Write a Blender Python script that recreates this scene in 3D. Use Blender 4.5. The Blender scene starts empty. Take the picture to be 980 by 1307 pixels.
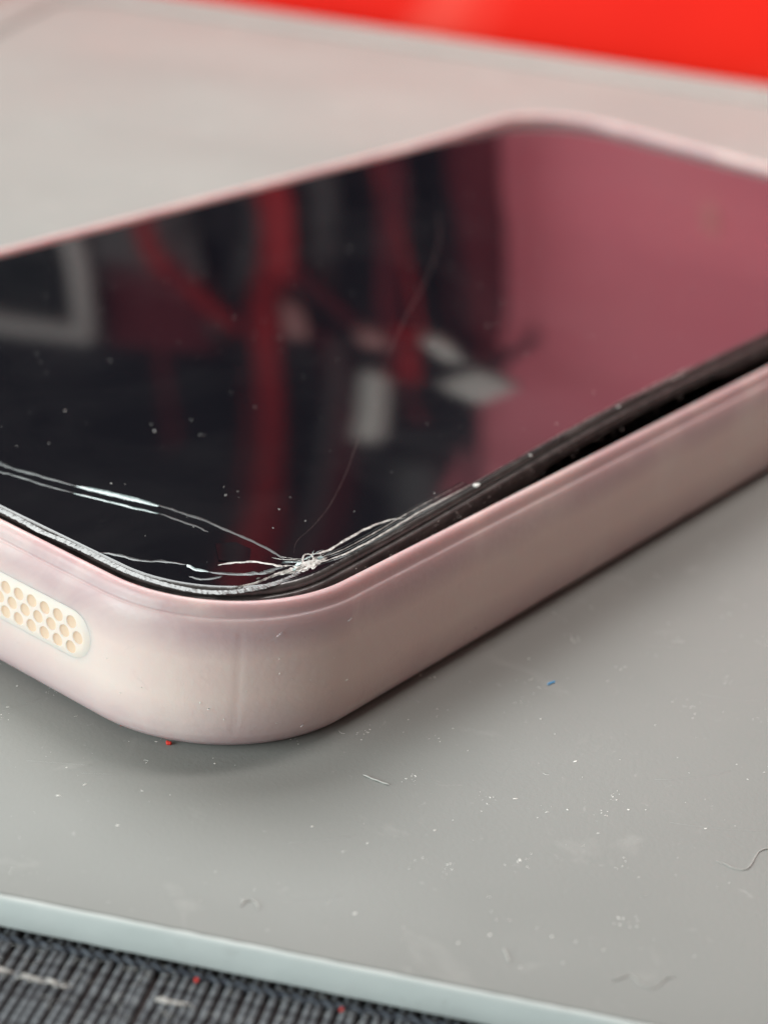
import bpy, math, random
from mathutils import Matrix, Vector

random.seed(7)
C = bpy.context.scene.collection
SC = bpy.context.scene
S = 0.001                                   # all lengths below are millimetres

# ------------------------------------------------------------------ camera
cam_d = bpy.data.cameras.new('camera')
cam = bpy.data.objects.new('camera', cam_d)
C.objects.link(cam)
SC.camera = cam
cR = Vector((0.99511, 0.04329, 0.08879)).normalized()
cF = Vector((0.0, 0.89886, -0.43824)).normalized()
cU = cR.cross(cF).normalized()
cR = cF.cross(cU).normalized()
M = Matrix((cR, cU, -cF)).transposed().to_4x4()
M.translation = Vector((0, 0, 83.247)) * S
cam.matrix_world = M
cam_d.sensor_fit = 'HORIZONTAL'
cam_d.sensor_width = 36
cam_d.lens = 90.07
cam_d.clip_start = 0.005
cam_d.clip_end = 50
cam_d.dof.use_dof = True
cam_d.dof.focus_distance = 0.150
cam_d.dof.aperture_fstop = 31

# ------------------------------------------------------------------ world and lamps
w = bpy.data.worlds.new('World')
SC.world = w
w.use_nodes = True
bg = w.node_tree.nodes['Background']
bg.inputs[0].default_value = (1.0, 0.74, 0.67, 1)
bg.inputs[1].default_value = 0.19


def area(name, loc, target, sx, sy, power, col):
    d = bpy.data.lights.new(name, 'AREA')
    d.shape = 'RECTANGLE'
    d.size = sx * S
    d.size_y = sy * S
    d.energy = power
    d.color = col
    o = bpy.data.objects.new(name, d)
    C.objects.link(o)
    o.location = Vector(loc) * S
    v = (Vector(target) - Vector(loc))
    o.rotation_euler = v.to_track_quat('-Z', 'Y').to_euler()
    return o


area('window_light', (-520, -190, 130), (0, 170, 0), 520, 380, 6.2, (0.83, 0.975, 0.985))
area('ceiling_light', (-270, 690, 700), (0, 180, 0), 680, 560, 9.9, (0.95, 0.985, 0.98))
wl_ = area('wall_fill', (130, 290, 470), (70, 470, 110), 220, 60, 1.6, (1.0, 0.95, 0.93))  # added lamp, brightens the crimson wall that the screen mirrors
wl_.data.spread = math.radians(110)

SC.view_settings.view_transform = 'Standard'
SC.view_settings.look = 'None'
SC.view_settings.exposure = 0.0
SC.view_settings.gamma = 1.0
SC.view_settings.use_curve_mapping = False
SC.cycles.use_denoising = True
SC.cycles.max_bounces = 10
SC.cycles.sample_clamp_indirect = 4.0


# ------------------------------------------------------------------ helpers
class MB:
    def __init__(self):
        self.v, self.f = [], []

    def add(self, vs, fs):
        b = len(self.v)
        self.v += [tuple(x) for x in vs]
        self.f += [tuple(i + b for i in f) for f in fs]
        return b

    def loft(self, loops, cap0=False, cap1=False):
        n = len(loops[0])
        b = len(self.v)
        for l in loops:
            self.v += [tuple(p) for p in l]
        for k in range(len(loops) - 1):
            for i in range(n):
                j = (i + 1) % n
                self.f.append((b + k * n + i, b + k * n + j, b + (k + 1) * n + j, b + (k + 1) * n + i))
        if cap0:
            self.f.append(tuple(b + i for i in reversed(range(n))))
        if cap1:
            m = b + (len(loops) - 1) * n
            self.f.append(tuple(m + i for i in range(n)))

    def box(self, c, h, rot=None):
        vs = []
        for sx in (-1, 1):
            for sy in (-1, 1):
                for sz in (-1, 1):
                    p = Vector((sx * h[0], sy * h[1], sz * h[2]))
                    if rot is not None:
                        p = rot @ p
                    vs.append(tuple(p + Vector(c)))
        self.add(vs, [(0, 1, 3, 2), (4, 6, 7, 5), (0, 4, 5, 1), (2, 3, 7, 6), (0, 2, 6, 4), (1, 5, 7, 3)])

    def tube(self, pts, r, n=8, rf=None):
        pts = [Vector(p) for p in pts]
        loops = []
        up = Vector((0.13, 0.2, 1)).normalized()
        for i, p in enumerate(pts):
            a = pts[max(0, i - 1)]
            c = pts[min(len(pts) - 1, i + 1)]
            t = (c - a).normalized()
            x = t.cross(up)
            if x.length < 1e-4:
                x = t.cross(Vector((1, 0, 0)))
            x.normalize()
            y = x.cross(t)
            rr_ = rf(i / (len(pts) - 1)) if rf else r
            loops.append([p + x * (rr_ * math.cos(q * 2 * math.pi / n)) + y * (rr_ * math.sin(q * 2 * math.pi / n)) for q in range(n)])
        self.loft(loops, True, True)

    def build(self, name, mat, parent=None, smooth=True, loc=None):
        me = bpy.data.meshes.new(name)
        me.from_pydata([(x * S, y * S, z * S) for x, y, z in self.v], [], self.f)
        me.materials.append(mat)
        if smooth:
            me.polygons.foreach_set('use_smooth', [True] * len(me.polygons))
        me.update()
        o = bpy.data.objects.new(name, me)
        C.objects.link(o)
        if parent:
            o.parent = parent
        if loc:
            o.location = Vector(loc) * S
        return o


def bevel(o, wd, seg=3):
    m = o.modifiers.new('edge', 'BEVEL')
    m.width = wd * S
    m.segments = seg
    m.limit_method = 'ANGLE'
    return o


def thing(name, label, cat, loc=(0, 0, 0), rz=0.0, group=None):
    o = bpy.data.objects.new(name, None)
    o.empty_display_size = 0.01
    C.objects.link(o)
    o.location = Vector(loc) * S
    o.rotation_euler = (0, 0, rz)
    o['label'] = label
    o['category'] = cat
    if group:
        o['group'] = group
    return o


def tag(o, label, cat, group=None, kind=None):
    o['label'] = label
    o['category'] = cat
    if group:
        o['group'] = group
    if kind:
        o['kind'] = kind
    return o


def ss(x, a, b):
    t = min(max((x - a) / (b - a), 0), 1)
    return t * t * (3 - 2 * t)


def smooth_line(pts, k=5):
    pts = [Vector(p) for p in pts]
    out = []
    for i in range(len(pts) - 1):
        p0 = pts[max(i - 1, 0)]
        p1, p2 = pts[i], pts[i + 1]
        p3 = pts[min(i + 2, len(pts) - 1)]
        for q in range(k):
            t = q / k
            out.append(0.5 * ((2 * p1) + (p2 - p0) * t + (2 * p0 - 5 * p1 + 4 * p2 - p3) * t * t + (3 * p1 - p0 - 3 * p2 + p3) * t ** 3))
    out.append(pts[-1])
    return out


# ------------------------------------------------------------------ materials
def mat(name, col, rough=0.5, spec=0.5, ior=1.5, metal=0.0, sss=0.0, sssr=(1, .5, .4), sscale=2.0,
        var=None, vscale=40.0, vdetail=4.0, bump=0.0, bscale=400.0, rvar=0.0, coat=0.0, crough=0.1):
    m = bpy.data.materials.new(name)
    m.use_nodes = True
    nt = m.node_tree
    b = nt.nodes['Principled BSDF']
    b.inputs['Base Color'].default_value = (*col, 1)
    b.inputs['Roughness'].default_value = rough
    b.inputs['Specular IOR Level'].default_value = spec
    b.inputs['IOR'].default_value = ior
    b.inputs['Metallic'].default_value = metal
    b.inputs['Coat Weight'].default_value = coat
    b.inputs['Coat Roughness'].default_value = crough
    if sss:
        b.inputs['Subsurface Weight'].default_value = sss
        b.inputs['Subsurface Radius'].default_value = sssr
        b.inputs['Subsurface Scale'].default_value = sscale * S
    tc = nt.nodes.new('ShaderNodeTexCoord')

    def noise(scale, detail=4.0, rough_=0.55):
        n = nt.nodes.new('ShaderNodeTexNoise')
        n.inputs['Scale'].default_value = scale
        n.inputs['Detail'].default_value = detail
        n.inputs['Roughness'].default_value = rough_
        nt.links.new(tc.outputs['Object'], n.inputs['Vector'])
        return n
    if var:
        n = noise(vscale, vdetail)
        r = nt.nodes.new('ShaderNodeValToRGB')
        r.color_ramp.elements[0].position = 0.32
        r.color_ramp.elements[1].position = 0.68
        r.color_ramp.elements[0].color = (*col, 1)
        r.color_ramp.elements[1].color = (*var, 1)
        nt.links.new(n.outputs['Fac'], r.inputs['Fac'])
        nt.links.new(r.outputs['Color'], b.inputs['Base Color'])
    if rvar:
        n = noise(vscale * 1.7, 5)
        mr = nt.nodes.new('ShaderNodeMapRange')
        mr.inputs['From Min'].default_value = 0.3
        mr.inputs['From Max'].default_value = 0.7
        mr.inputs['To Min'].default_value = max(rough - rvar, 0.01)
        mr.inputs['To Max'].default_value = rough + rvar
        nt.links.new(n.outputs['Fac'], mr.inputs['Value'])
        nt.links.new(mr.outputs['Result'], b.inputs['Roughness'])
    if bump:
        n = noise(bscale, 3)
        bp = nt.nodes.new('ShaderNodeBump')
        bp.inputs['Strength'].default_value = bump
        bp.inputs['Distance'].default_value = 0.0001
        nt.links.new(n.outputs['Fac'], bp.inputs['Height'])
        nt.links.new(bp.outputs['Normal'], b.inputs['Normal'])
    return m


def grime_sheen(m, col, scale, lo, hi, amount, detail=6.0):
    """thin film of grime or painted highlight: mixes a colour over the base in patches"""
    nt = m.node_tree
    b = nt.nodes['Principled BSDF']
    tc = nt.nodes.new('ShaderNodeTexCoord')
    n = nt.nodes.new('ShaderNodeTexNoise')
    n.inputs['Scale'].default_value = scale
    n.inputs['Detail'].default_value = detail
    n.inputs['Roughness'].default_value = 0.6
    n.inputs['Distortion'].default_value = 0.8
    nt.links.new(tc.outputs['Object'], n.inputs['Vector'])
    mr = nt.nodes.new('ShaderNodeMapRange')
    mr.inputs['From Min'].default_value = lo
    mr.inputs['From Max'].default_value = hi
    mr.inputs['To Max'].default_value = amount
    nt.links.new(n.outputs['Fac'], mr.inputs['Value'])
    mx = nt.nodes.new('ShaderNodeMix')
    mx.data_type = 'RGBA'
    nt.links.new(mr.outputs['Result'], mx.inputs['Factor'])
    src = b.inputs['Base Color']
    if src.is_linked:
        nt.links.new(src.links[0].from_socket, mx.inputs['A'])
    else:
        mx.inputs['A'].default_value = src.default_value
    mx.inputs['B'].default_value = (*col, 1)
    nt.links.new(mx.outputs['Result'], src)
    return m


m_tray = mat('grey_tray_plastic', (0.226, 0.229, 0.214), 0.50, 0.22, var=(0.252, 0.252, 0.235), vscale=25, bump=0.25, bscale=2600, rvar=0.06)
grime_sheen(m_tray, (0.50, 0.48, 0.45), 130, 0.60, 0.80, 0.25)
grime_sheen(m_tray, (0.55, 0.53, 0.50), 900, 0.66, 0.80, 0.35)
m_edge = mat('pale_tray_edge', (0.53, 0.56, 0.54), 0.5, 0.3, var=(0.58, 0.60, 0.58), vscale=150, bump=0.2, bscale=1500)
grime_sheen(m_edge, (0.33, 0.32, 0.30), 420, 0.60, 0.82, 0.45)
grime_sheen(m_edge, (0.40, 0.40, 0.38), 90, 0.55, 0.8, 0.25)
m_case = mat('pink_silicone', (0.80, 0.60, 0.565), 0.40, 0.45, sss=0.65, sssr=(1.0, 0.45, 0.38), sscale=1.6,
             bump=0.28, bscale=1700, rvar=0.13, vscale=90)


def two_tone(m, stops, h):
    """colour set by height up the moulding: pink lip and foot, cream wall"""
    nt = m.node_tree
    tc = nt.nodes.new('ShaderNodeTexCoord')
    sp = nt.nodes.new('ShaderNodeSeparateXYZ')
    nt.links.new(tc.outputs['Object'], sp.inputs[0])
    n = nt.nodes.new('ShaderNodeTexNoise')
    n.inputs['Scale'].default_value = 90
    nt.links.new(tc.outputs['Object'], n.inputs['Vector'])
    mr = nt.nodes.new('ShaderNodeMath')
    mr.operation = 'MULTIPLY_ADD'
    mr.inputs[1].default_value = 1 / (h * S)
    nt.links.new(sp.outputs['Z'], mr.inputs[0])
    m2 = nt.nodes.new('ShaderNodeMath')
    m2.operation = 'MULTIPLY_ADD'
    m2.inputs[1].default_value = 0.16
    m2.inputs[2].default_value = -0.08
    nt.links.new(n.outputs['Fac'], m2.inputs[0])
    nt.links.new(m2.outputs[0], mr.inputs[2])
    r = nt.nodes.new('ShaderNodeValToRGB')
    cr = r.color_ramp
    while len(cr.elements) < len(stops):
        cr.elements.new(0.5)
    for e, (p, c) in zip(cr.elements, stops):
        e.position = p
        e.color = (*c, 1)
    nt.links.new(mr.outputs[0], r.inputs['Fac'])
    nt.links.new(r.outputs['Color'], nt.nodes['Principled BSDF'].inputs['Base Color'])


two_tone(m_case, [(0.0, (0.48, 0.335, 0.35)), (0.15, (0.62, 0.48, 0.465)), (0.38, (0.77, 0.61, 0.56)), (0.66, (0.75, 0.58, 0.535)), (0.82, (0.55, 0.395, 0.395)), (1.0, (0.51, 0.355, 0.355))], 12.77)
grime_sheen(m_case, (0.80, 0.69, 0.62), 110, 0.45, 0.8, 0.5)
grime_sheen(m_case, (0.50, 0.36, 0.34), 420, 0.62, 0.85, 0.35)
m_dot = mat('tan_speaker_dot', (0.74, 0.53, 0.385), 0.6, 0.2, sss=0.4, sssr=(1, .6, .4), sscale=0.8)
m_grille = mat('cream_grille', (0.80, 0.665, 0.59), 0.5, 0.3, sss=0.5, sssr=(1, .6, .4), sscale=0.8)
m_glass = mat('black_screen_glass', (0.004, 0.004, 0.006), 0.055, 0.5, ior=1.56)
grime_sheen(m_glass, (0.10, 0.095, 0.095), 45, 0.45, 0.8, 0.08, 8)
grime_sheen(m_glass, (0.16, 0.15, 0.15), 190, 0.66, 0.85, 0.07, 8)
m_rim = mat('ground_glass_edge', (0.016, 0.016, 0.016), 0.24, 0.7, var=(0.095, 0.088, 0.082), vscale=300, vdetail=6, bump=0.4, bscale=2200)
m_frame = mat('black_frame_plastic', (0.045, 0.040, 0.039), 0.32, 0.6, var=(0.12, 0.105, 0.10), vscale=700, bump=0.5, bscale=1500)
m_body = mat('black_phone_body', (0.006, 0.006, 0.006), 0.5, 0.3)
m_dull = mat('dull_fracture', (0.025, 0.033, 0.034), 0.25, 0.4, var=(0.10, 0.118, 0.118), vscale=500)  # dull copy for crack stretches without a highlight
m_faint = mat('faint_fracture', (0.02, 0.023, 0.023), 0.4, 0.3, var=(0.06, 0.066, 0.066), vscale=500)  # dimmer copy still, where the highlight along a crack dies away
m_glint = mat('glint_fracture', (0.44, 0.56, 0.55), 0.16, 0.8, var=(0.16, 0.23, 0.23), vscale=1500)  # bright copy: the cracks' highlights put into the colour
m_powder = mat('crushed_glass', (0.64, 0.62, 0.57), 0.3, 0.6, var=(0.24, 0.23, 0.215), vscale=2200, vdetail=6, bump=0.8, bscale=3000)
m_chipglint = mat('chipped_edge_glint', (0.045, 0.047, 0.047), 0.25, 0.8, var=(0.17, 0.175, 0.17), vscale=500, vdetail=6, bump=0.3, bscale=2500)  # chips plus the bevel's highlight, put into the grey
m_scratch = mat('pale_scratch', (0.36, 0.355, 0.335), 0.6, 0.2)
m_hair = mat('grey_hairline', (0.075, 0.06, 0.056), 0.4)
m_dust = mat('dust_specks', (0.86, 0.84, 0.79), 0.6, 0.4)
m_fibre = mat('pale_fibre', (0.48, 0.465, 0.435), 0.6, 0.3)
m_blue = mat('blue_fibre', (0.05, 0.42, 0.85), 0.6, 0.3)
m_redspeck = mat('red_crumb', (0.70, 0.045, 0.03), 0.6, 0.3)
m_rib = mat('grey_yarn', (0.05, 0.05, 0.056), 0.8, 0.2, var=(0.25, 0.27, 0.285), vscale=1300, vdetail=3)
m_cloth = mat('dark_cloth', (0.045, 0.036, 0.036), 0.9, 0.1, var=(0.07, 0.058, 0.056), vscale=800)
m_hem = mat('navy_hem_cord', (0.03, 0.033, 0.045), 0.8, 0.2, var=(0.13, 0.14, 0.16), vscale=1800)
m_lint = mat('white_lint', (0.52, 0.49, 0.46), 0.9, 0.1)
m_table = mat('brown_table', (0.20, 0.17, 0.145), 0.6, 0.3, var=(0.23, 0.2, 0.17), vscale=12)
m_ledge = mat('orange_red_gloss', (0.76, 0.010, 0.003), 0.5, 0.15, var=(0.93, 0.024, 0.009), vscale=13, vdetail=2)
grime_sheen(m_ledge, (0.95, 0.15, 0.11), 11, 0.54, 0.72, 0.7, 2)  # pale blotches put a soft gloss highlight into the ledge's colour
m_wall = mat('crimson_wall', (0.72, 0.185, 0.24), 0.6, 0.3, var=(0.76, 0.225, 0.27), vscale=14)
m_black = mat('matte_black', (0.010, 0.010, 0.013), 0.8, 0.2)
m_strap = mat('red_webbing', (0.34, 0.016, 0.02), 0.8, 0.2)
m_maroon = mat('maroon_webbing', (0.12, 0.014, 0.022), 0.8, 0.2)
m_greyst = mat('grey_webbing', (0.10, 0.10, 0.10), 0.8, 0.2)
m_plug = mat('white_plug_plastic', (0.62, 0.60, 0.56), 0.4, 0.4)
m_pink = mat('pink_plug_plastic', (0.40, 0.20, 0.19), 0.5, 0.3)
m_button = mat('tan_button', (0.50, 0.27, 0.22), 0.6, 0.3)
m_bezel = mat('grey_bezel', (0.42, 0.40, 0.385), 0.5, 0.3)
m_screen = mat('dark_monitor_screen', (0.010, 0.012, 0.012), 0.6, 0.15)

# ------------------------------------------------------------------ setting
ANG = math.atan2(-0.1518, 0.9884)            # the tray's heading; (t, n) run along and away from its near edge


def frame_pt(t, n, z=0.0):
    return (t * math.cos(ANG) - n * math.sin(ANG), t * math.sin(ANG) + n * math.cos(ANG), z)


b = MB()
b.box((0, 300, -34), (1800, 1500, 30))
t_ = b.build('table', m_table, smooth=False)
t_['kind'] = 'structure'

b = MB()
b.box((0, 0, 0), (900, 6, 125))
wl = b.build('wall', m_wall, smooth=False, loc=frame_pt(60, 488, 108))
wl.rotation_euler.z = ANG
wl['kind'] = 'structure'

# ------------------------------------------------------------------ tray
TL, TN0, TR, TN1 = -143.5, 100.35, 190.0, 383.0
tray = thing('tray', 'matte grey plastic tray under the phone, pale edge at the front', 'tray', frame_pt(0, 0, 0), ANG)


def rrect(x0, x1, y0, y1, R, d, z, nx=24, ny=24, na=20):
    r = max(R - d, 0.05)
    x0, x1, y0, y1 = x0 + d, x1 - d, y0 + d, y1 - d
    pts = []
    zf = z if callable(z) else (lambda u, v: z)

    def seg(ax, ay, bx, by, n):
        for i in range(n):
            t = i / n
            pts.append((ax + (bx - ax) * t, ay + (by - ay) * t))

    def arc(cx, cy, a0):
        for i in range(na):
            a = a0 + (math.pi / 2) * i / na
            pts.append((cx + r * math.cos(a), cy + r * math.sin(a)))
    arc(x0 + r, y0 + r, math.pi)
    seg(x0 + r, y0, x1 - r, y0, nx)
    arc(x1 - r, y0 + r, 1.5 * math.pi)
    seg(x1, y0 + r, x1, y1 - r, ny)
    arc(x1 - r, y1 - r, 0)
    seg(x1 - r, y1, x0 + r, y1, nx)
    arc(x0 + r, y1 - r, 0.5 * math.pi)
    seg(x0, y1 - r, x0, y0 + r, ny)
    return [(p[0], p[1], zf(p[0], p[1])) for p in pts]


b = MB()
b.loft([rrect(TL, TR, TN0, TN1, 14, d, z) for d, z in ((0.45, -2.4), (0.45, -0.35), (0.42, -0.12), (0.5, -0.03), (0.62, 0.0))], True, True)
def skew(bm_):
    bm_.v = [(x, y - (x + 50) * .085 * ss(y, 230, 378), z) for x, y, z in bm_.v]
    return bm_


skew(b).build('panel', m_tray, tray)
# pale edge strip, a hair proud of the panel's side all round
b = MB()
b.loft([rrect(TL, TR, TN0, TN1, 14, d, z, 260, 40) for d, z in ((0.44, -2.55), (0.12, -2.55), (0.0, -2.4), (0.0, -0.42), (0.05, -0.22), (0.16, -0.09), (0.30, -0.05), (0.41, -0.09))], False, False)
random.seed(3)
b.v = [(x, y + random.gauss(0, .018), z + random.gauss(0, .012)) for x, y, z in b.v]
skew(b).build('edge_strip', m_edge, tray)
b = MB()
for k in range(34):                          # hairline scratches in the plastic
    x, y = random.uniform(-60, 60), random.uniform(103, 170)
    a, ln, cv = random.gauss(.25, .35), random.uniform(1.5, 9), random.uniform(-.25, .25)
    b.tube([(x + ln * q / 6 * math.cos(a + cv * q / 6), y + ln * q / 6 * math.sin(a + cv * q / 6), 0.0) for q in range(7)], .009, 4)
o = b.build('scratches', m_scratch, tray)
o['kind'] = 'stuff'
# raised rim along the left, far and right sides
path = [(TL + 5, 250)]
RR = 16
path += [(TL + 5, 250 + (TN1 - RR - 5 - 250) * i / 6) for i in range(1, 7)]
path += [(TL + 5 + RR - RR * math.cos(a), TN1 - 5 - RR + RR * math.sin(a)) for a in [math.pi / 2 * i / 10 for i in range(1, 11)]]
path += [(TL + 5 + RR + (TR - 10 - TL - RR) * i / 10, TN1 - 5) for i in range(1, 11)]
b = MB()
loops = []
for i, p in enumerate(path):
    a_ = Vector(path[max(i - 1, 0)])
    c_ = Vector(path[min(i + 1, len(path) - 1)])
    tv = (c_ - a_).normalized()
    nv = Vector((-tv.y, tv.x))
    loops.append([(p[0] + nv.x * o_, p[1] + nv.y * o_, z) for o_, z in ((4.6, 0.02), (4.6, 0.8), (3.8, 1.2), (-2.0, 1.2), (-3.6, 1.0), (-4.6, 0.4), (-5.6, 0.02))])
b.loft(loops, True, True)
skew(b).build('rim', m_tray, tray)

# ------------------------------------------------------------------ phone case
PX, PY, PA = -9.5917, 119.3106, 0.943254
L, W, R = 154.02, 77.82, 14.33
case = thing('phone_case', 'translucent pale pink phone case with cream speaker dots, holding the cracked phone', 'phone case', (PX, PY, 0.0), PA)
prof = [(12, 0.02), (2.3, 0.02), (1.45, 0.09), (.88, 0.32), (.43, .86), (.15, 1.65), (.03, 2.8), (0, 4.5), (0, 6.5), (.02, 8.4), (.07, 9.7), (.18, 10.6),
        (.33, 11.2), (.47, 11.5), (.55, 11.62), (.63, 11.66), (.70, 11.66), (.76, 11.70), (.82, 11.86), (.88, 12.12), (.98, 12.40), (1.14, 12.62), (1.36, 12.75),
        (1.58, 12.76), (1.78, 12.66), (1.92, 12.46), (1.98, 12.15), (2.0, 11), (2.0, 2.2), (10, 2.0)]


def lipwave(u, v):
    return 0.0


b = MB()
cl = [rrect(0, L, 0, W, R, d, z, 60, 30, 90) for d, z in prof]
for lp, (d, z) in zip(cl, prof):          # faint moulding seam down the near corner
    if 2 < z < 10.7 and d < 1:
        for k, dep in ((47, .012), (48, .035), (49, .012)):
            x, y, zz = lp[k]
            vx, vy = R - x, R - y
            ln = math.hypot(vx, vy)
            lp[k] = (x + vx / ln * dep, y + vy / ln * dep, zz)
cl = [[(x, y, z + (.75 * ss(x, 118, 146) * ss(z, 9.5, 12) if x > 118 else 0)) for x, y, z in lp] for lp in cl]     # the far lip stands a little higher
b.loft(cl, True, True)
b.build('shell', m_case, case)
# speaker grille: a thin plate with three rows of sunken dots
GV0, GV1, GZ0, GZ1 = 15.2, 41.0, 5.4, 8.8
pitch, row = 1.50, 1.12
holes = []
for r_ in range(3):
    zc = (GZ0 + GZ1) / 2 + (r_ - 1) * row
    v0 = GV0 + (0.95, 0.80, 1.55)[r_] + (0, .0, 0)[r_]
    v0 = GV0 + {0: 1.60, 1: 0.85 + .0, 2: 1.60}[r_] + (0 if r_ != 1 else 0)
    k = 0
    while v0 + k * pitch < GV1 - 0.9:
        holes.append((v0 + k * pitch, zc))
        k += 1
hr = 0.575


def stadium(d, x, n=14):
    r = (GZ1 - GZ0) / 2 - d
    zc = (GZ0 + GZ1) / 2
    c0, c1 = GV0 + (GZ1 - GZ0) / 2, GV1 - (GZ1 - GZ0) / 2
    pts = [(x, c0 + r * math.cos(math.pi / 2 + math.pi * i / n), zc + r * math.sin(math.pi / 2 + math.pi * i / n)) for i in range(n + 1)]
    pts += [(x, c1 + r * math.cos(-math.pi / 2 + math.pi * i / n), zc + r * math.sin(-math.pi / 2 + math.pi * i / n)) for i in range(n + 1)]
    return pts


XF = -0.15
b = MB()
b.loft([stadium(d, x) for d, x in ((-.45, 0.3), (-.45, 0.03), (-.32, -.01), (-.16, -.05), (0, -.10), (.12, -.13), (.25, XF))], True, True)
gr = b.build('speaker_grille', m_grille, case)
gr.data.materials.append(m_dot)
b = MB()
for hv, hz in holes:
    lp = []
    for k in range(1, 8):
        q = math.pi * k / 8
        rr_, xx = hr * math.sin(q), XF - .145 * math.cos(q) * 1.0
        lp.append([(xx, hv + rr_ * math.cos(2 * math.pi * i / 18), hz + rr_ * math.sin(2 * math.pi * i / 18)) for i in range(18)])
    b.loft(lp, True, True)
cut = b.build('grille_cutter', m_dot, case)
for o in (gr, cut):            # outward normals for the cut
    import bmesh
    bm_ = bmesh.new()
    bm_.from_mesh(o.data)
    bmesh.ops.recalc_face_normals(bm_, faces=bm_.faces)
    bm_.to_mesh(o.data)
    bm_.free()
md = gr.modifiers.new('dots', 'BOOLEAN')
md.operation = 'DIFFERENCE'
md.solver = 'EXACT'
md.object = cut
bpy.context.view_layer.update()
dg = bpy.context.evaluated_depsgraph_get()
nm = bpy.data.meshes.new_from_object(gr.evaluated_get(dg))
gr.modifiers.clear()
gr.data = nm
nm.materials.clear()
nm.materials.append(m_grille)
nm.materials.append(m_dot)
for p in nm.polygons:
    c_ = p.center / S
    dmin = min(math.hypot(c_.y - hv, c_.z - hz) for hv, hz in holes)
    inside = dmin < hr * .9 and c_.x > XF + .02
    p.material_index = 1 if inside else 0
    p.use_smooth = True
nm.set_sharp_from_angle(angle=math.radians(35))
bpy.data.objects.remove(cut)
b = MB()      # tiny nicks and moulding marks on the case wall
for (u, v, z, s_) in ((7.1, 1.9, 10.6, .28), (13.3, .02, 10.3, .2), (34, 0.0, 4.4, .12), (31.5, 0.0, 2.5, .13), (44.5, 0.0, 7.2, .10), (9.5, .85, 1.9, .2)):
    b.tube([(u - s_, v, z - s_ * .3), (u, v - .03, z), (u + s_, v, z + s_ * .25)], .045, 6)
o = b.build('nick', m_case, case)
o['kind'] = 'stuff'

# ------------------------------------------------------------------ phone
phone = thing('smartphone', 'black smartphone with cracked glossy screen lifting out of its case', 'smartphone', (PX, PY, 0.0), PA)


def zs(u, v):
    return 12.35 + .55 * (1 - v / 73) + 2.6 * ss(u, 8, 65) * (1 - ss(u, 100, 150)) * max(1 - v / 73, 0) ** 1.5


G0, G1, H0, H1, GR = 2.9, 151.6, 3.4, 75.6, 11.4

b = MB()
b.loft([rrect(0, L, 0, W, R, d, z, 60, 30, 30) for d, z in ((2.3, 2.3), (2.2, 2.6), (2.15, 9.6), (2.5, 10.0), (6, 10.05))], True, True)
b.build('phone_body', m_body, phone)


def gloop(d, dz, nx=110, ny=60, na=40):
    f = dz if callable(dz) else (lambda u, v: dz)
    return rrect(G0, G1, H0, H1, GR, d, lambda u, v: zs(u, v) + f(u, v), nx, ny, na)


def fr_bottom(u, v):
    e = -2.05
    if v < 12:
        e = -3.0 + 0.85 * ss(u, 42.5, 46.0) - 0.7 * ss(u, 74, 79)
    return e


b = MB()
b.loft([gloop(3.5, fr_bottom), gloop(-.02, fr_bottom), gloop(-.20, lambda u, v: fr_bottom(u, v) + .12), gloop(-.30, -1.0), gloop(-.34, -.86), gloop(-.26, -.76), gloop(-.10, -.74), gloop(0.3, -.74)], False, False)
b.build('screen_frame', m_frame, phone)

b = MB()
bw = 0.55
loops = [gloop(.12, -.73), gloop(.02, -.66)]
for i in range(7):
    q = i / 6
    d = bw * q
    drop = .5 * (1 - math.sqrt(max(0, 1 - (1 - q) ** 2)))
    loops.append(gloop(d, -drop))
for d in (.75, 1.2, 2, 3.2, 5, 7.5):
    loops.append(gloop(d, 0.0))
b.loft(loops)
# interior: a grid patch would not meet the loops, so keep shrinking the loops towards the middle line
inner = []
n = len(loops[-1])
base = loops[-1]
uc0, uc1 = G0 + (H1 - H0) / 2, G1 - (H1 - H0) / 2
vc = (H0 + H1) / 2
last = [len(b.v) - n + i for i in range(n)]
for s_ in [1 - k / 26 for k in range(1, 27)]:
    row_ = []
    for (u, v, z) in base:
        cu = min(max(u, uc0), uc1)
        uu, vv = cu + (u - cu) * s_, vc + (v - vc) * s_
        row_.append((uu, vv, zs(uu, vv)))
    st = len(b.v)
    b.v += row_
    for i in range(n):
        j = (i + 1) % n
        b.f.append((last[i], last[j], st + j, st + i))
    last = [st + i for i in range(n)]
glass = b.build('screen_glass', m_glass, phone)
glass.data.materials.append(m_rim)
nseg = len(loops[0])
for p in glass.data.polygons:
    if p.index < nseg * 6:
        p.material_index = 1
# exact normals on the big face so that the mirror image stays clean
me = glass.data
nl = []
e_ = 0.02
for v in me.vertices:
    u_, v_, z_ = v.co / S
    if z_ > zs(u_, v_) - 0.003:
        gu = (zs(u_ + e_, v_) - zs(u_ - e_, v_)) / (2 * e_)
        gv = (zs(u_, v_ + e_) - zs(u_, v_ - e_)) / (2 * e_)
        nl.append(Vector((-gu, -gv, 1)).normalized())
    else:
        nl.append(Vector(v.normal))
me.normals_split_custom_set_from_vertices(nl)


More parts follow.
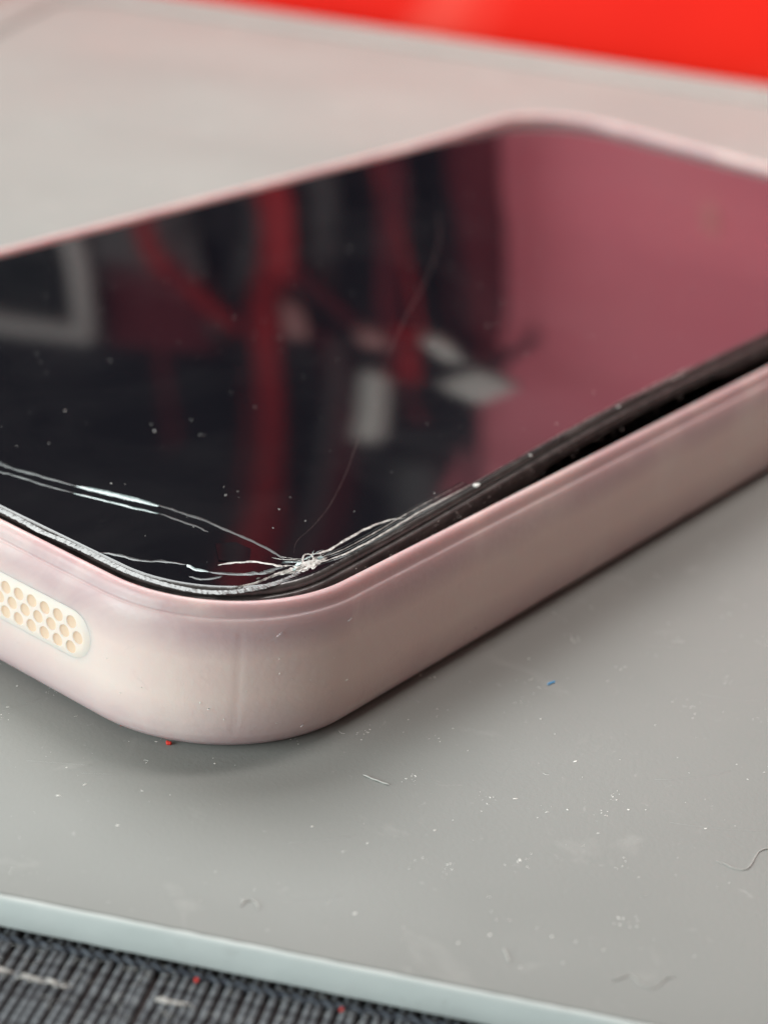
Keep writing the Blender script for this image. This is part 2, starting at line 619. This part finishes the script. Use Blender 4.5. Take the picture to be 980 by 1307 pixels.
# ---- cracks: raised slivers lying in the glass
def ribbon(bm, pts, wid, h=0.03, k=4, jit=0.25, taper=True, off=0.0):
    P2 = smooth_line([(p[0], p[1], 0) for p in pts], k)
    m_ = len(P2)
    rows = []
    for i, p in enumerate(P2):
        a_ = P2[max(0, i - 1)]
        c_ = P2[min(m_ - 1, i + 1)]
        t = (c_ - a_).normalized()
        nn_ = Vector((-t.y, t.x, 0))
        q = i / (m_ - 1)
        ww = wid * (1 + random.uniform(-jit, jit))
        if taper:
            ww *= 0.25 + 0.75 * min(1, 5 * q, 5 * (1 - q))
        p = p + nn_ * (off + random.gauss(0, .035 if 0 < i < m_ - 1 else 0) * min(1, wid / .3))
        l_ = p + nn_ * ww * .5
        r_ = p - nn_ * ww * .5
        top = p + nn_ * random.uniform(-.2, .2) * ww
        rows.append([(l_.x, l_.y, zs(l_.x, l_.y) - .004), (top.x, top.y, zs(top.x, top.y) + h * random.uniform(.6, 1.3)), (r_.x, r_.y, zs(r_.x, r_.y) - .004)])
    st = len(bm.v)
    for r_ in rows:
        bm.v += r_
    for i in range(m_ - 1):
        for q in (0, 1):
            bm.f.append((st + i * 3 + q, st + i * 3 + q + 1, st + (i + 1) * 3 + q + 1, st + (i + 1) * 3 + q))


CR = {
    'A1': [(8.63, 35.72), (8.7, 35.02), (8.74, 33.73), (9.33, 31.34), (10.29, 27.51)],
    'A1b': [(10.33, 27.47), (11.27, 24.91), (12.02, 22.82), (12.68, 20.23)],
    'A1c': [(12.83, 20.28), (13.13, 18.43), (13.57, 15.78), (13.57, 13.01), (13.68, 10.65), (13.45, 8.28), (13.14, 6.77)],
    'A2': [(7.38, 34.3), (7.51, 33.67), (8.04, 32.07), (8.52, 29.4), (9.26, 26.62)],
    'A2b': [(9.26, 26.62), (10.02, 24.45), (10.8, 21.96), (11.71, 19.27)],
    'A2c': [(11.71, 19.27), (12.2, 16.31), (12.29, 14.23)],
    'B': [(3.02, 29.33), (2.95, 28.5), (2.93, 25.96), (2.75, 23.11), (2.95, 20.9), (3.01, 18.4), (2.97, 16.02), (2.98, 13.73), (3.39, 11.28), (4.02, 9.33), (4.92, 7.65), (6.32, 6.36), (7.97, 5.52), (9.32, 5.12), (10.91, 4.83), (12.39, 4.82)],
    'C1': [(3.4, 17.59), (4.24, 16.11), (4.84, 14.4), (5.91, 13.24), (7.0, 11.52)],
    'C2': [(7.0, 11.52), (6.85, 10.71), (7.32, 9.57)],
    'C3': [(7.32, 9.57), (8.64, 7.83), (10.03, 6.71), (10.85, 6.47), (12.4, 6.12)],
    'D': [(8.66, 9.82), (9.66, 9.42), (10.94, 8.52), (11.64, 7.49), (12.09, 6.42), (12.81, 5.83)],
    'E': [(5.65, 10.06), (6.21, 8.86), (7.65, 8.4)],
    'F': [(6.86, 6.37), (8.84, 5.74), (10.9, 5.54), (12.58, 4.98), (14.24, 4.79), (15.92, 4.59)],
    'G': [(15.03, 6.2), (15.77, 5.72), (16.7, 5.45), (18.35, 5.48), (21.05, 5.57), (23.04, 5.45), (24.57, 5.02), (25.52, 4.41)],
    'Gl': [(14.83, 5.3), (14.45, 5.04), (14.08, 4.94), (13.84, 5.01), (13.77, 5.24), (13.91, 5.57), (14.21, 5.9), (14.6, 6.16), (14.97, 6.27), (15.22, 6.2), (15.28, 5.96), (15.14, 5.63), (14.84, 5.3)],
    'H': [(14.29, 4.75), (15.51, 4.45), (17.3, 4.12), (19.19, 4.05), (22.32, 4.05), (25.19, 4.16), (27.81, 4.18), (30.83, 4.11), (33.91, 4.04)],
    'J': [(14.52, 7.07), (16.25, 8.24), (18.9, 8.93), (22.97, 10.43), (28.71, 13.39), (34.07, 16.58), (37.43, 18.65)],
    'J2': [(44.82, 23.01), (56.59, 29.88), (65.55, 34.82), (72.35, 38.37), (79.16, 42.32), (86.25, 46.75), (92.4, 51.12), (99.64, 56.91)],
}


def crack(key, wid, m_, h=.03, name='crack', off=0.0, **kw):
    bm_ = MB()
    ribbon(bm_, CR[key], wid, h, off=off, **kw)
    return bm_.build(name, m_, glass, smooth=False)


crack('A1', .60, m_dull, .013)
crack('A1b', .75, m_glint, .03, jit=.12)
crack('A1c', .42, m_faint, .013)
crack('A2', .36, m_dull, .013)
crack('A2b', .34, m_glint, .02, jit=.12)
crack('A2c', .28, m_faint, .013)
crack('C1', .45, m_dull, .02)
crack('C2', .45, m_glint, .02)
crack('C3', .55, m_dull, .03)
crack('D', .36, m_powder, .02)
crack('E', .4, m_dull, .01)
crack('G', .26, m_powder, .04)
crack('Gl', .17, m_powder, .03, taper=False)
crack('J', .035, m_hair, .008, jit=.1)
crack('J2', .06, m_hair, .008, jit=.1)
for o_, wd, mm in ((0, .20, m_powder), (.34, .14, m_dull), (-.28, .16, m_dull), (.62, .10, m_powder), (.9, .08, m_dull)):
    crack('H', wd, mm, .04, off=o_)

# fine branches running out from the impact
for k in range(16):
    a = math.radians(random.choice([122, 130, 140, 112, 2, -3, 5]) + random.uniform(-9, 9))
    ln = random.uniform(.8, 3.4)
    x0, y0 = 13.7 + random.uniform(-.8, .9), 5.3 + random.uniform(-.2, .5)
    pts = [(x0, y0)]
    for q in range(5):
        a += random.gauss(0, .16)
        x0, y0 = x0 + math.cos(a) * ln / 5, max(y0 + math.sin(a) * ln / 5, 3.9)
        pts.append((x0, y0))
    bm_ = MB()
    ribbon(bm_, pts, random.uniform(.04, .11), .012)
    bm_.build('crack', random.choice([m_dull, m_powder, m_glint]), glass, smooth=False)
# scratches on the lifted ground edge; the long first ones paint its highlight
for k in range(26):
    u0 = random.uniform(18, 88) if k > 3 else 17 + 20 * k
    ln = random.uniform(3, 16) if k > 3 else 24
    vv = 3.46 + (random.uniform(0, .55) if k > 3 else (.50, .48, .52, .49)[k])
    bm_ = MB()
    ribbon(bm_, [(u0 + ln * q / 6, vv + random.gauss(0, .02)) for q in range(7)], random.uniform(.03, .08), .014)
    bm_.v = [(x, y, z - (.5 * (1 - math.sqrt(max(0, 1 - (1 - min((y - H0) / .55, 1)) ** 2))))) for x, y, z in bm_.v]
    bm_.build('scratch_glint', random.choice([m_powder, m_dull, m_chipglint]), glass, smooth=False)

# chipped rim along the bottom edge, the light it catches painted grey
bm_ = MB()
P2 = smooth_line([(p[0], p[1], 0) for p in CR['B']], 14)
rows = []
for i, p in enumerate(P2):
    a_ = P2[max(0, i - 1)]
    c_ = P2[min(len(P2) - 1, i + 1)]
    t = (c_ - a_).normalized()
    q = Vector((-t.y, t.x, 0))
    wd = .58 + random.uniform(-.08, .08)
    rows.append([(p.x + q.x * wd * s_, p.y + q.y * wd * s_, zs(p.x, p.y) + z + random.uniform(-.014, .014)) for s_, z in ((.55, -.42), (.40, -.1), (0, .05), (-.35, .03), (-.75, -.03))])
st = 0
for r_ in rows:
    bm_.v += r_
for i in range(len(rows) - 1):
    for q in range(4):
        bm_.f.append((i * 5 + q, i * 5 + q + 1, (i + 1) * 5 + q + 1, (i + 1) * 5 + q))
bm_.build('chipped_rim_glint', m_chipglint, glass, smooth=False)

# crushed glass at the impact point
from mathutils import noise as mn
bm_ = MB()
P2 = smooth_line([(p[0], p[1], 0) for p in CR['F']], 34)
NW = 18
m_ = len(P2)
for i, p in enumerate(P2):
    a_, c_ = P2[max(0, i - 1)], P2[min(m_ - 1, i + 1)]
    t = (c_ - a_).normalized()
    q = Vector((-t.y, t.x, 0))
    f = i / (m_ - 1)
    wd = (.22 + 1.05 * math.exp(-((f - .70) / .2) ** 2) + .25 * f) * min(1, 8 * f, 6 * (1 - f)) + .02
    wd *= 1.15 + .55 * mn.noise(Vector((f * 22, 3, 0)))
    for k in range(NW):
        x = -1 + 2 * k / (NW - 1)
        off = x * wd * .5 + .12
        u, v = p.x + q.x * off, p.y + q.y * off
        v = max(v, 3.75)
        ridge = mn.noise(Vector((f * 16, x * 6 + 2.0 * mn.noise(Vector((f * 7, x, 4))), 1.3))) + .25 * mn.noise(Vector((f * 80, x * 15, 9)))
        z = zs(u, v) + (1 - abs(x)) * .05 + .07 * ridge * (1 - x * x) - .02 * abs(x)
        bm_.v.append((u, v, z))
for i in range(m_ - 1):
    for k in range(NW - 1):
        bm_.f.append((i * NW + k, i * NW + k + 1, (i + 1) * NW + k + 1, (i + 1) * NW + k))
for k in range(26):
    q = min(max(random.gauss(.66, .2), .05), .98)
    i = int(q * (m_ - 2))
    p = P2[i]
    t = (P2[i + 1] - P2[i]).normalized()
    a = math.atan2(t.y, t.x) + random.gauss(0, .15)
    ln, wd = random.uniform(.12, .6), random.uniform(.02, .06)
    u, v = p.x + random.gauss(0, .3), max(p.y + random.gauss(.15, .38), 3.8)
    z = zs(u, v)
    dx, dy = math.cos(a) * ln, math.sin(a) * ln
    px_, py_ = -math.sin(a) * wd, math.cos(a) * wd
    bm_.add([(u - dx, v - dy, z), (u + px_, v + py_, z - .01), (u + dx, v + dy, z + .02), (u - px_, v - py_, z - .01), (u, v, z + random.uniform(.05, .14))],
            [(0, 4, 1), (1, 4, 2), (2, 4, 3), (3, 4, 0)])
o = bm_.build('crushed_glass', m_powder, glass, smooth=False)
o['kind'] = 'stuff'
# a few larger flakes of loose glass
for (u, v, s_, tilt) in ((13.2, 5.5, .40, .2), (15.3, 5.0, .36, -.2), (12.4, 5.2, .34, .1)):
    bm_ = MB()
    a0 = random.random() * 6
    top, bot = [], []
    for j in range(5):
        rr_ = s_ * random.uniform(.55, 1.1)
        du, dv = rr_ * math.cos(a0 + j * 1.256), rr_ * .6 * math.sin(a0 + j * 1.256)
        top.append((u + du, v + dv, zs(u, v) + .1 + tilt * du * .3))
        bot.append((u + du, v + dv, zs(u, v) + .0 + tilt * du * .3))
    bm_.loft([bot, top], True, True)
    bm_.build('glass_flake', m_glint, glass, smooth=False)
# a shard beside the impact, tipped a little out of the screen's plane
K = [(10.98, 12.66), (12.74, 11.74), (12.87, 9.76), (12.19, 7.5), (10.34, 8.72), (8.87, 10.27)]
bm_ = MB()
ku, kv = 11.3, 10.1
tu, tv_ = -0.012, 0.024
K = [(ku + (u - ku) * .86, kv + (v - kv) * .86) for u, v in K]
bm_.loft([[(u, v, zs(ku, kv) + d + tu * (u - ku) + tv_ * (v - kv)) for u, v in K] for d in (-.1, .04)], False, True)
bm_.build('glass_shard', m_glass, glass, smooth=False)
# chips of grit caught along the lifted edge
for (u, v, s_) in ((34.4, 3.62, .30), (42.3, 3.5, .10), (56.7, 3.5, .09)):
    bm_ = MB()
    for q in range(5):
        x = u + random.uniform(-s_, s_)
        bm_.box((x, v + random.uniform(-.1, .1), zs(u, v) - .06), (s_ * .4, .08, .3 * s_), Matrix.Rotation(random.random() * 3, 3, 'Z') @ Matrix.Rotation(random.random(), 3, 'X'))
    bm_.build('grit', m_dust, glass, smooth=False)


# ------------------------------------------------------------------ dust and lint
def flake(bm_, x, y, z, s_, el=1.0, ang=None):
    a = random.random() * 6.28 if ang is None else ang
    ca_, sa_ = math.cos(a), math.sin(a)
    vs = []
    for j in range(5):
        q = j * 1.2566 + random.uniform(-.3, .3)
        lx, ly = s_ * el * math.cos(q) * random.uniform(.6, 1.1), s_ * math.sin(q) * random.uniform(.6, 1.1)
        vs.append((x + lx * ca_ - ly * sa_, y + lx * sa_ + ly * ca_, z + random.uniform(0, s_ * .3)))
    vs.append((x, y, z + s_ * random.uniform(.3, .9)))
    bm_.add(vs, [(j, (j + 1) % 5, 5) for j in range(5)])


bm_ = MB()
for (u, v) in [(20.4, 39.55), (19.87, 36.26), (23.09, 30.93), (25.38, 27.56), (12.86, 25.89), (19.38, 10.01), (18.19, 17.79), (74.3, 29.24), (67.53, 24.97), (116.89, 49.83), (49.56, 45.41), (41.11, 56.21), (41.02, 39.69), (47.97, 30.46), (57.78, 26.11), (31.79, 45.51)]:
    flake(bm_, u, v, zs(u, v), random.uniform(.035, .075), random.uniform(1.2, 2.8), random.uniform(-.2, .9))
for k in range(220):
    u, v = random.uniform(6, 120), random.uniform(5, 70)
    flake(bm_, u, v, zs(u, v), random.uniform(.012, .05), random.uniform(1, 2.5))
o = bm_.build('dust', m_dust, phone, smooth=False)
o['kind'] = 'stuff'
bm_ = MB()
for k in range(170):                         # grit on the black frame and in the gap
    u = random.uniform(16, 100)
    dz = random.uniform(-2.6, -.9)
    v = H0 - .36
    s_ = random.uniform(.012, .045)
    bm_.box((u, v, zs(u, H0) + dz), (s_ * 1.6, s_ * .6, s_), Matrix.Rotation(random.random(), 3, 'Y'))
o = bm_.build('edge_dust', m_dust, phone, smooth=False)
o['kind'] = 'stuff'
bm_ = MB()
for k in range(45):                         # lint stuck to the silicone
    q = random.random()
    z = random.uniform(1.8, 10.2)
    s_ = abs(random.gauss(0, .02)) + .012
    if q < .55:
        c_ = (random.uniform(15, 90), -.02, z)
    else:
        a = math.radians(random.uniform(182, 268))
        c_ = (R + (R + .02) * math.cos(a), R + (R + .02) * math.sin(a), z)
    bm_.box(c_, (s_ * 1.8, s_ * .8, s_ * .6), Matrix.Rotation(random.random() * 3, 3, 'Y'))
o = bm_.build('lint', m_dust, case, smooth=False)
o['kind'] = 'stuff'

bm_ = MB()
D0 = [(20.69, 130.03), (22.23, 123.34), (20.89, 123.11), (26.64, 121.62), (12.14, 123.07), (17.07, 129.16), (18.34, 119.61), (21.03, 114.63), (17.93, 105.9), (10.11, 106.3), (7.28, 132.22), (3.63, 132.86), (25.8, 139.81), (27.29, 137.48), (24.0, 135.78), (30.18, 131.05), (-15.92, 126.03), (-16.18, 123.0), (-22.01, 121.32), (-20.26, 119.31), (-21.87, 117.59), (-28.14, 128.84), (-28.09, 132.08), (-11.25, 124.54), (-11.04, 123.81), (-9.47, 123.87), (-13.81, 119.09), (-17.0, 114.63), (6.09, 117.95), (12.16, 103.21), (14.4, 106.79), (14.63, 121.73), (16.15, 122.3), (14.49, 134.99)]
for (x, y) in D0:
    flake(bm_, x, y, 0.0, random.uniform(.04, .10), random.uniform(1.2, 3.0), random.uniform(.2, .9))
for k in range(700):
    x, y = random.uniform(-50, 75), random.uniform(104, 230)
    flake(bm_, x, y, 0.0, abs(random.gauss(0, .026)) + .010, random.uniform(1, 3.2))
for k in range(46):                          # clumps
    x, y = random.uniform(-35, 45), random.uniform(104, 165)
    for q in range(random.randint(4, 18)):
        flake(bm_, x + random.gauss(0, .5), y + random.gauss(0, .5), 0.0, abs(random.gauss(0, .022)) + .008, random.uniform(1, 3))
for k in range(60):                          # hair-fine bits
    x, y, a = random.uniform(-35, 45), random.uniform(104, 165), random.uniform(0, 6.28)
    ln, cv = random.uniform(.15, .7), random.uniform(-1.2, 1.2)
    bm_.tube([(x + ln * q / 4 * math.cos(a + cv * q / 4), y + ln * q / 4 * math.sin(a + cv * q / 4), .012) for q in range(5)], .011, 4)
o = bm_.build('dust', m_dust, smooth=False)
tag(o, 'pale dust specks scattered over the grey tray', 'dust', kind='stuff')


def fibre(name, label, pts, r, m_, cat='fibre', z=0.04):
    bm_ = MB()
    x0, y0 = pts[0]
    ln = smooth_line([(x - x0, y - y0, 0) for x, y in pts], 6)
    n_ = len(ln)
    bm_.tube([(p.x, p.y, r * .8 + .05 * math.sin(3 * i / n_ * math.pi) ** 2 * (r / .08)) for i, p in enumerate(ln)], r, 6, rf=lambda q: r * (.35 + .65 * min(1, 6 * q, 6 * (1 - q))))
    o = bm_.build(name, m_, loc=(x0, y0, 0.0))
    return tag(o, label, cat)


fibre('blue_fibre', 'tiny bright blue fibre on the grey tray beside the phone', [(15.25, 140.45), (15.5, 140.8), (15.9, 141.1)], .075, m_blue)
fibre('white_fibre', 'short white fibre on the tray in front of the case corner', [(0.39, 124.21), (1.44, 123.65), (2.49, 123.19)], .06, m_fibre)
fibre('curly_hair', 'pale wavy hair on the tray near its right front', [(27.0, 117.5), (27.62, 117.23), (28.15, 116.84), (29.02, 116.79), (29.57, 117.46), (29.98, 118.4), (30.52, 119.37), (31.47, 119.82), (33, 119.6)], .042, m_fibre, 'hair')
fibre('curled_lint', 'small pale curl of lint on the tray near its pale front edge', [(-7.14, 106.67), (-6.93, 107.23), (-6.52, 107.47), (-6.05, 107.11), (-5.87, 106.44)], .045, m_fibre, 'lint')
fibre('zigzag_lint', 'faint zigzag lint at the lower right of the tray', [(18.2, 102.6), (18.82, 103.0), (19.64, 103.45), (20.27, 102.58), (21.15, 102.39), (22.03, 103.49), (22.7, 103.75)], .035, m_fibre, 'lint')
fibre('lint_scrap', 'short pale scrap of lint just above the pale tray edge', [(11.0, 104.9), (11.17, 104.53), (11.42, 103.5)], .05, m_fibre, 'lint')


def crumb(label, x, y, z, s_):
    bm_ = MB()
    for q in range(4):
        bm_.box((random.uniform(-s_, s_) * .5, random.uniform(-s_, s_) * .5, s_ * .5), (s_ * .5, s_ * .4, s_ * .45), Matrix.Rotation(random.random() * 3, 3, 'Z') @ Matrix.Rotation(random.uniform(0, .4), 3, 'X'))
    o = bm_.build('red_crumb', m_redspeck, loc=(x, y, z))
    return tag(o, label, 'crumb', 'red crumbs')


crumb('red crumb at the foot of the case corner', -14.9, 125.9, 0, .24)
crumb('faint red crumb under the case below the speaker dots', -18.85, 127.9, 0, .16)
crumb('red crumb on the ribbed fabric against the tray edge', -9.4, 101.8, -2.75, .20)
crumb('red crumb on the ribbed fabric nearest the bottom middle', 0.5, 100.3, -2.75, .17)

# ------------------------------------------------------------------ ribbed fabric
fab = thing('ribbed_fabric', 'dark grey ribbed woven fabric under the front of the tray', 'fabric', frame_pt(0, 0, 0), ANG)
b = MB()
b.box((0, 73, -3.55), (90, 45, 0.25))
b.build('backing_cloth', m_cloth, fab, smooth=False)
b = MB()
nl_ = 210
n0, n1 = 70.0, 100.9
loops = []
for i in range(nl_ * 2 + 1):
    y = n0 + (n1 - n0) * i / (nl_ * 2)
    hi = i % 2
    r_ = .31 if hi else .25
    zz = -3.06 + (.03 if hi else -.03)
    loops.append([(r_ * math.cos(q * math.pi / 3), y, zz + .24 * (1.15 if hi else .8) * math.sin(q * math.pi / 3)) for q in range(6)])
b.loft(loops, True, True)
rib0 = b.build('rib', m_rib, fab)
rib0.location = Vector((-58, 0, 0)) * S
k = 1
while k < 150:
    c = rib0.copy()
    C.objects.link(c)
    c.parent = fab
    c.location = Vector((-58 + .775 * k + random.uniform(-.02, .02), random.uniform(-.12, .12), random.uniform(-.03, .03))) * S
    c.rotation_euler.z = random.uniform(-.0015, .0015) - 0.03
    k += 1
bm_ = MB()
for k in range(420):                         # loose fuzz standing off the weave
    x, y, a = random.uniform(-40, 30), random.uniform(88, 100.5), random.uniform(0, 6.28)
    ln, cv = random.uniform(.25, 1.1), random.uniform(-2, 2)
    bm_.tube([(x + ln * q / 5 * math.cos(a + cv * q / 5), y + ln * q / 5 * math.sin(a + cv * q / 5), -2.74 + .12 * math.sin(q * .6)) for q in range(6)], .014, 4)
o = bm_.build('fuzz', m_fibre, fab)
o['kind'] = 'stuff'
# twisted cord along the tray's edge
for s_ in (0, 1):
    b = MB()
    b.tube([(-60 + .12 * i, 99.75 + .16 * math.cos(i * .38 + s_ * math.pi) + .1 * math.sin(i * .031), -2.86 + .14 * math.sin(i * .38 + s_ * math.pi)) for i in range(960)], .17, 6)
    b.build('hem_cord', m_hem, fab)
bm_ = MB()
for (x0, x1, y) in ((-37.5, -33.5, 97.9), (-28.2, -25.4, 98.4)):
    pass
for (xa, ya, xb, yb) in ((-20.9, 100.6, -17.6, 99.9), (-11.5, 99.6, -9.5, 99.3), (-23.5, 101.2, -22.0, 100.9)):
    for q in range(26):
        f = random.random()
        x, y = xa + (xb - xa) * f, ya + (yb - ya) * f + random.gauss(0, .12)
        a = random.uniform(-.4, .4) - .2
        l_ = random.uniform(.2, .6)
        bm_.tube([(x - l_ * math.cos(a), y - l_ * math.sin(a), -2.74), (x, y, -2.70 + random.uniform(0, .06)), (x + l_ * math.cos(a), y + l_ * math.sin(a), -2.76)], .035, 5)
o = bm_.build('lint', m_lint, smooth=True)
tag(o, 'whitish lint fluff caught on the dark ribbed fabric', 'lint', kind='stuff')

# ------------------------------------------------------------------ red things behind, and what the screen mirrors
b = MB()
b.box((0, 0, 0), (330, 12, 24))
o = b.build('red_ledge', m_ledge, smooth=True, loc=frame_pt(40, 395.5, 9))
o.rotation_euler.z = ANG - .085
bevel(o, 6, 5)
tag(o, 'glossy orange red ledge along the far side of the grey tray', 'ledge')

BN = 470.0


def hung(name, label, cat, group=None, t=0.0, n=BN, z=0.0):
    return thing(name, label, cat, frame_pt(t, n, z), ANG, group)


def strap_mesh(pts, wid, th=2.0):
    """flat strap in the t-z plane through pts=(t,z), thickness along n"""
    P_ = smooth_line([(p[0], p[1], 0) for p in pts], 6)
    loops = []
    for i, p in enumerate(P_):
        a_ = P_[max(0, i - 1)]
        c_ = P_[min(len(P_) - 1, i + 1)]
        t = (c_ - a_).normalized()
        q = Vector((-t.y, t.x, 0))
        l_, r_ = p + q * wid * .5, p - q * wid * .5
        loops.append([(l_.x, -th / 2, l_.y), (p.x, -th, p.y), (r_.x, -th / 2, r_.y), (r_.x, th / 2, r_.y), (l_.x, th / 2, l_.y)])
    m_ = MB()
    m_.loft(loops, True, True)
    return m_


def strap(name, label, cat, pts, wid, m_, n, group=None, th=2.0):
    t0, z0 = pts[0]
    o = strap_mesh([(p[0] - t0, p[1] - z0) for p in pts], wid, th).build(name, m_, loc=frame_pt(t0, n, z0))
    o.rotation_euler.z = ANG
    return tag(o, label, cat, group)


# dark backing panel fixed to the wall: its right edge slants
b = MB()
out = [(-420, 20), (-54, 20), (-54, 100), (-66, 150), (-76, 195), (-84, 232), (-420, 232)]
b.loft([[(t, nn_, z) for t, z in out] for nn_ in (-3, 3)], True, True)
o = b.build('backing_panel', m_black, smooth=False, loc=frame_pt(0, 476, 0))
o.rotation_euler.z = ANG
tag(o, 'matte black panel on the crimson wall, mirrored in the dark half of the screen', 'panel')

GRP = 'straps mirrored in the phone screen'
strap('red_strap', 'widest red strap, hanging straight down, mirrored in the phone screen', 'strap', [(-106, 40), (-107.5, 85), (-112, 100), (-115.2, 128), (-114.8, 178), (-107, 200), (-102.5, 231)], 8.2, m_strap, 455, GRP)
strap('red_strap', 'slanting red strap left of the widest red one, mirrored in the screen', 'strap', [(-146, 60), (-142.5, 88), (-140.3, 95), (-133.4, 100.3), (-126.4, 109.5), (-117, 121)], 5.5, m_strap, 458, GRP)
strap('red_strap', 'dim red strap slanting right from the widest red one, mirrored in the screen', 'strap', [(-110, 84), (-104.5, 90), (-95.3, 98.5), (-87, 113)], 4.6, m_maroon, 456, GRP)
strap('red_strap', 'dark maroon strap above the white plug, mirrored in the screen', 'strap', [(-77, 30), (-79, 68), (-81, 98), (-83, 104)], 7.5, m_maroon, 460, GRP)
strap('red_strap', 'wide maroon strap beside the crimson wall, mirrored in the screen', 'strap', [(-58, 30), (-59, 62), (-60.5, 97), (-62, 118)], 13.5, m_maroon, 462, GRP)
strap('red_strap', 'maroon strap left of the white plug, mirrored in the screen', 'strap', [(-101, 112), (-98.2, 122), (-98.3, 160), (-98, 187), (-96, 231)], 6.8, m_maroon, 459, GRP)
strap('grey_strap', 'dark grey strap right of the widest red one, mirrored in the screen', 'strap', [(-92, 30), (-96.5, 72), (-99, 90), (-100, 100)], 8.6, m_greyst, 463, GRP)
strap('grey_strap', 'brownish grey slanting strap crossing behind the red ones, mirrored in the screen', 'strap', [(-112, 84), (-115.3, 90.4), (-125.2, 107.7), (-130, 122)], 6.2, m_greyst, 464, GRP)

# white plugs on dark cords
m_cord = m_black


def plug(label, t, z, wt, hz, ang, cordpts, m_=m_plug, n=450.0):
    r_ = thing('charging_plug', label, 'plug', frame_pt(t, n, z), ANG, 'plugs mirrored in the phone screen')
    b_ = MB()
    Rm = Matrix.Rotation(ang, 3, 'Y')
    b_.box((0, 0, 0), (wt / 2, 3.2, hz / 2), Rm)
    bevel(b_.build('plug_body', m_, r_, smooth=True), 1.3, 4)
    b_ = MB()
    b_.box(Rm @ Vector((0, 0, -hz / 2 - 1.0)), (wt * .3, 1.8, 1.2), Rm)
    bevel(b_.build('connector', m_bezel if m_ is m_plug else m_, r_), .4, 2)
    b_ = MB()
    b_.tube([(p.x, p.z, p.y) for p in smooth_line([(q[0], q[1], 0) for q in cordpts], 6)], 1.5, 8)
    b_.build('cord', m_cord, r_)
    return r_


plug('tall white plug mirrored near the middle of the phone screen', -88.4, 143.5, 6.4, 34, -.10, [(0, 18), (1, 40), (-1, 80), (0, 86)])
plug('small pale plug mirrored above the tilted one in the screen', -67.6, 109.7, 7.6, 11.5, .5, [(2.5, 5), (5, 14), (3, 40), (0, 120)])
plug('tilted white plug mirrored nearest the crimson wall in the screen', -61.6, 127.8, 12.5, 17, -.72, [(4, -8), (11, -22), (17, -31), (19, -33)])
plug('pink plug mirrored just above the tall white one', -84.8, 110.0, 9.0, 8, .1, [(0, 3), (1, 8), (1, 12), (1, 14)], m_pink)
plug('dim beige plug mirrored right of the widest red strap', -105.0, 108.0, 5.0, 14, 0, [(0, 6), (1, 20), (3, 60), (2, 118)], m_pink, 452)
plug('dark grey plug mirrored low beside the lifted screen edge', -78.0, 182.0, 9.5, 20, .2, [(0, 9), (1, 20), (3, 30), (2, 46)], m_greyst, 452)

b = MB()
b.box((0, 0, 0), (3.6, 1.5, 15))
o = bevel(b.build('red_tag', m_strap, loc=frame_pt(-78.6, 449, 116)), .8)
o.rotation_euler = (0, -.08, ANG)
tag(o, 'bright red tag mirrored right of the tall white plug', 'tag')
b = MB()
b.box((0, 0, 0), (14, 4, 16))
o = bevel(b.build('maroon_pouch', m_maroon, loc=frame_pt(-142.5, 466, 115)), 2)
o.rotation_euler.z = ANG
tag(o, 'dark maroon pouch mirrored between the monitor and the straps', 'pouch')
b = MB()
b.box((0, 0, 0), (14, 2, 5))
o = bevel(b.build('grey_label_strip', m_greyst, loc=frame_pt(-142.5, 459, 95)), .8)
o.rotation_euler.z = ANG
tag(o, 'dull pinkish grey strip under the maroon pouch, mirrored in the screen', 'strip')

mon = hung('monitor', 'dark monitor with a grey bezel mirrored at the left of the screen', 'monitor', None, -157, 455, 127)
b = MB()
b.box((-100, 0, -3.2), (100, 3, 3.2))
bevel(b.build('bezel', m_bezel, mon), .6)
b = MB()
b.box((-2.0, 0, -70), (2.0, 3, 63.5))
bevel(b.build('bezel', m_bezel, mon), .6)
b = MB()
b.box((-104, .8, -70), (96, 1.8, 63.4))
b.build('screen', m_screen, mon, smooth=False)

# thinner cords hanging among the straps
for t, dt, z0, z1, r_, mm, lab in ((-121, 6, 60, 231, 1.1, m_black, 'thin black cord left of the widest red strap'), (-72, -9, 40, 150, 1.3, m_maroon, 'thin maroon cord crossing the white plugs'),
                                   (-84, 12, 60, 118, .9, m_strap, 'thin red cord above the tall white plug'), (-94, -5, 110, 231, 1.0, m_greyst, 'thin grey cord beside the tall white plug'),
                                   (-66, 5, 62, 112, 1.2, m_black, 'thin black cord above the small pale plug'), (-130, -8, 90, 160, 1.2, m_maroon, 'thin maroon cord by the maroon pouch')):
    b = MB()
    b.tube([(dt * math.sin(q / 12 * 2.6), 1.2 * math.sin(q * .9), (z1 - z0) * q / 12) for q in range(13)], r_, 8)
    o = b.build('hanging_cord', mm, loc=frame_pt(t, 447, z0))
    o.rotation_euler.z = ANG
    tag(o, lab + ', mirrored in the screen', 'cord', 'cords mirrored in the phone screen')

b = MB()
b.tube([(0, 0, 0), (0, -1.5, 0), (0, -2.6, 0), (0, -3.0, 0)], 2.6, 20, rf=lambda q: 2.6 - 1.1 * q * q)
o = b.build('wall_button', m_button, loc=frame_pt(0.5, 482, 59))
o.rotation_euler.z = ANG
tag(o, 'small round tan button on the crimson wall, mirrored at the right of the screen', 'button')
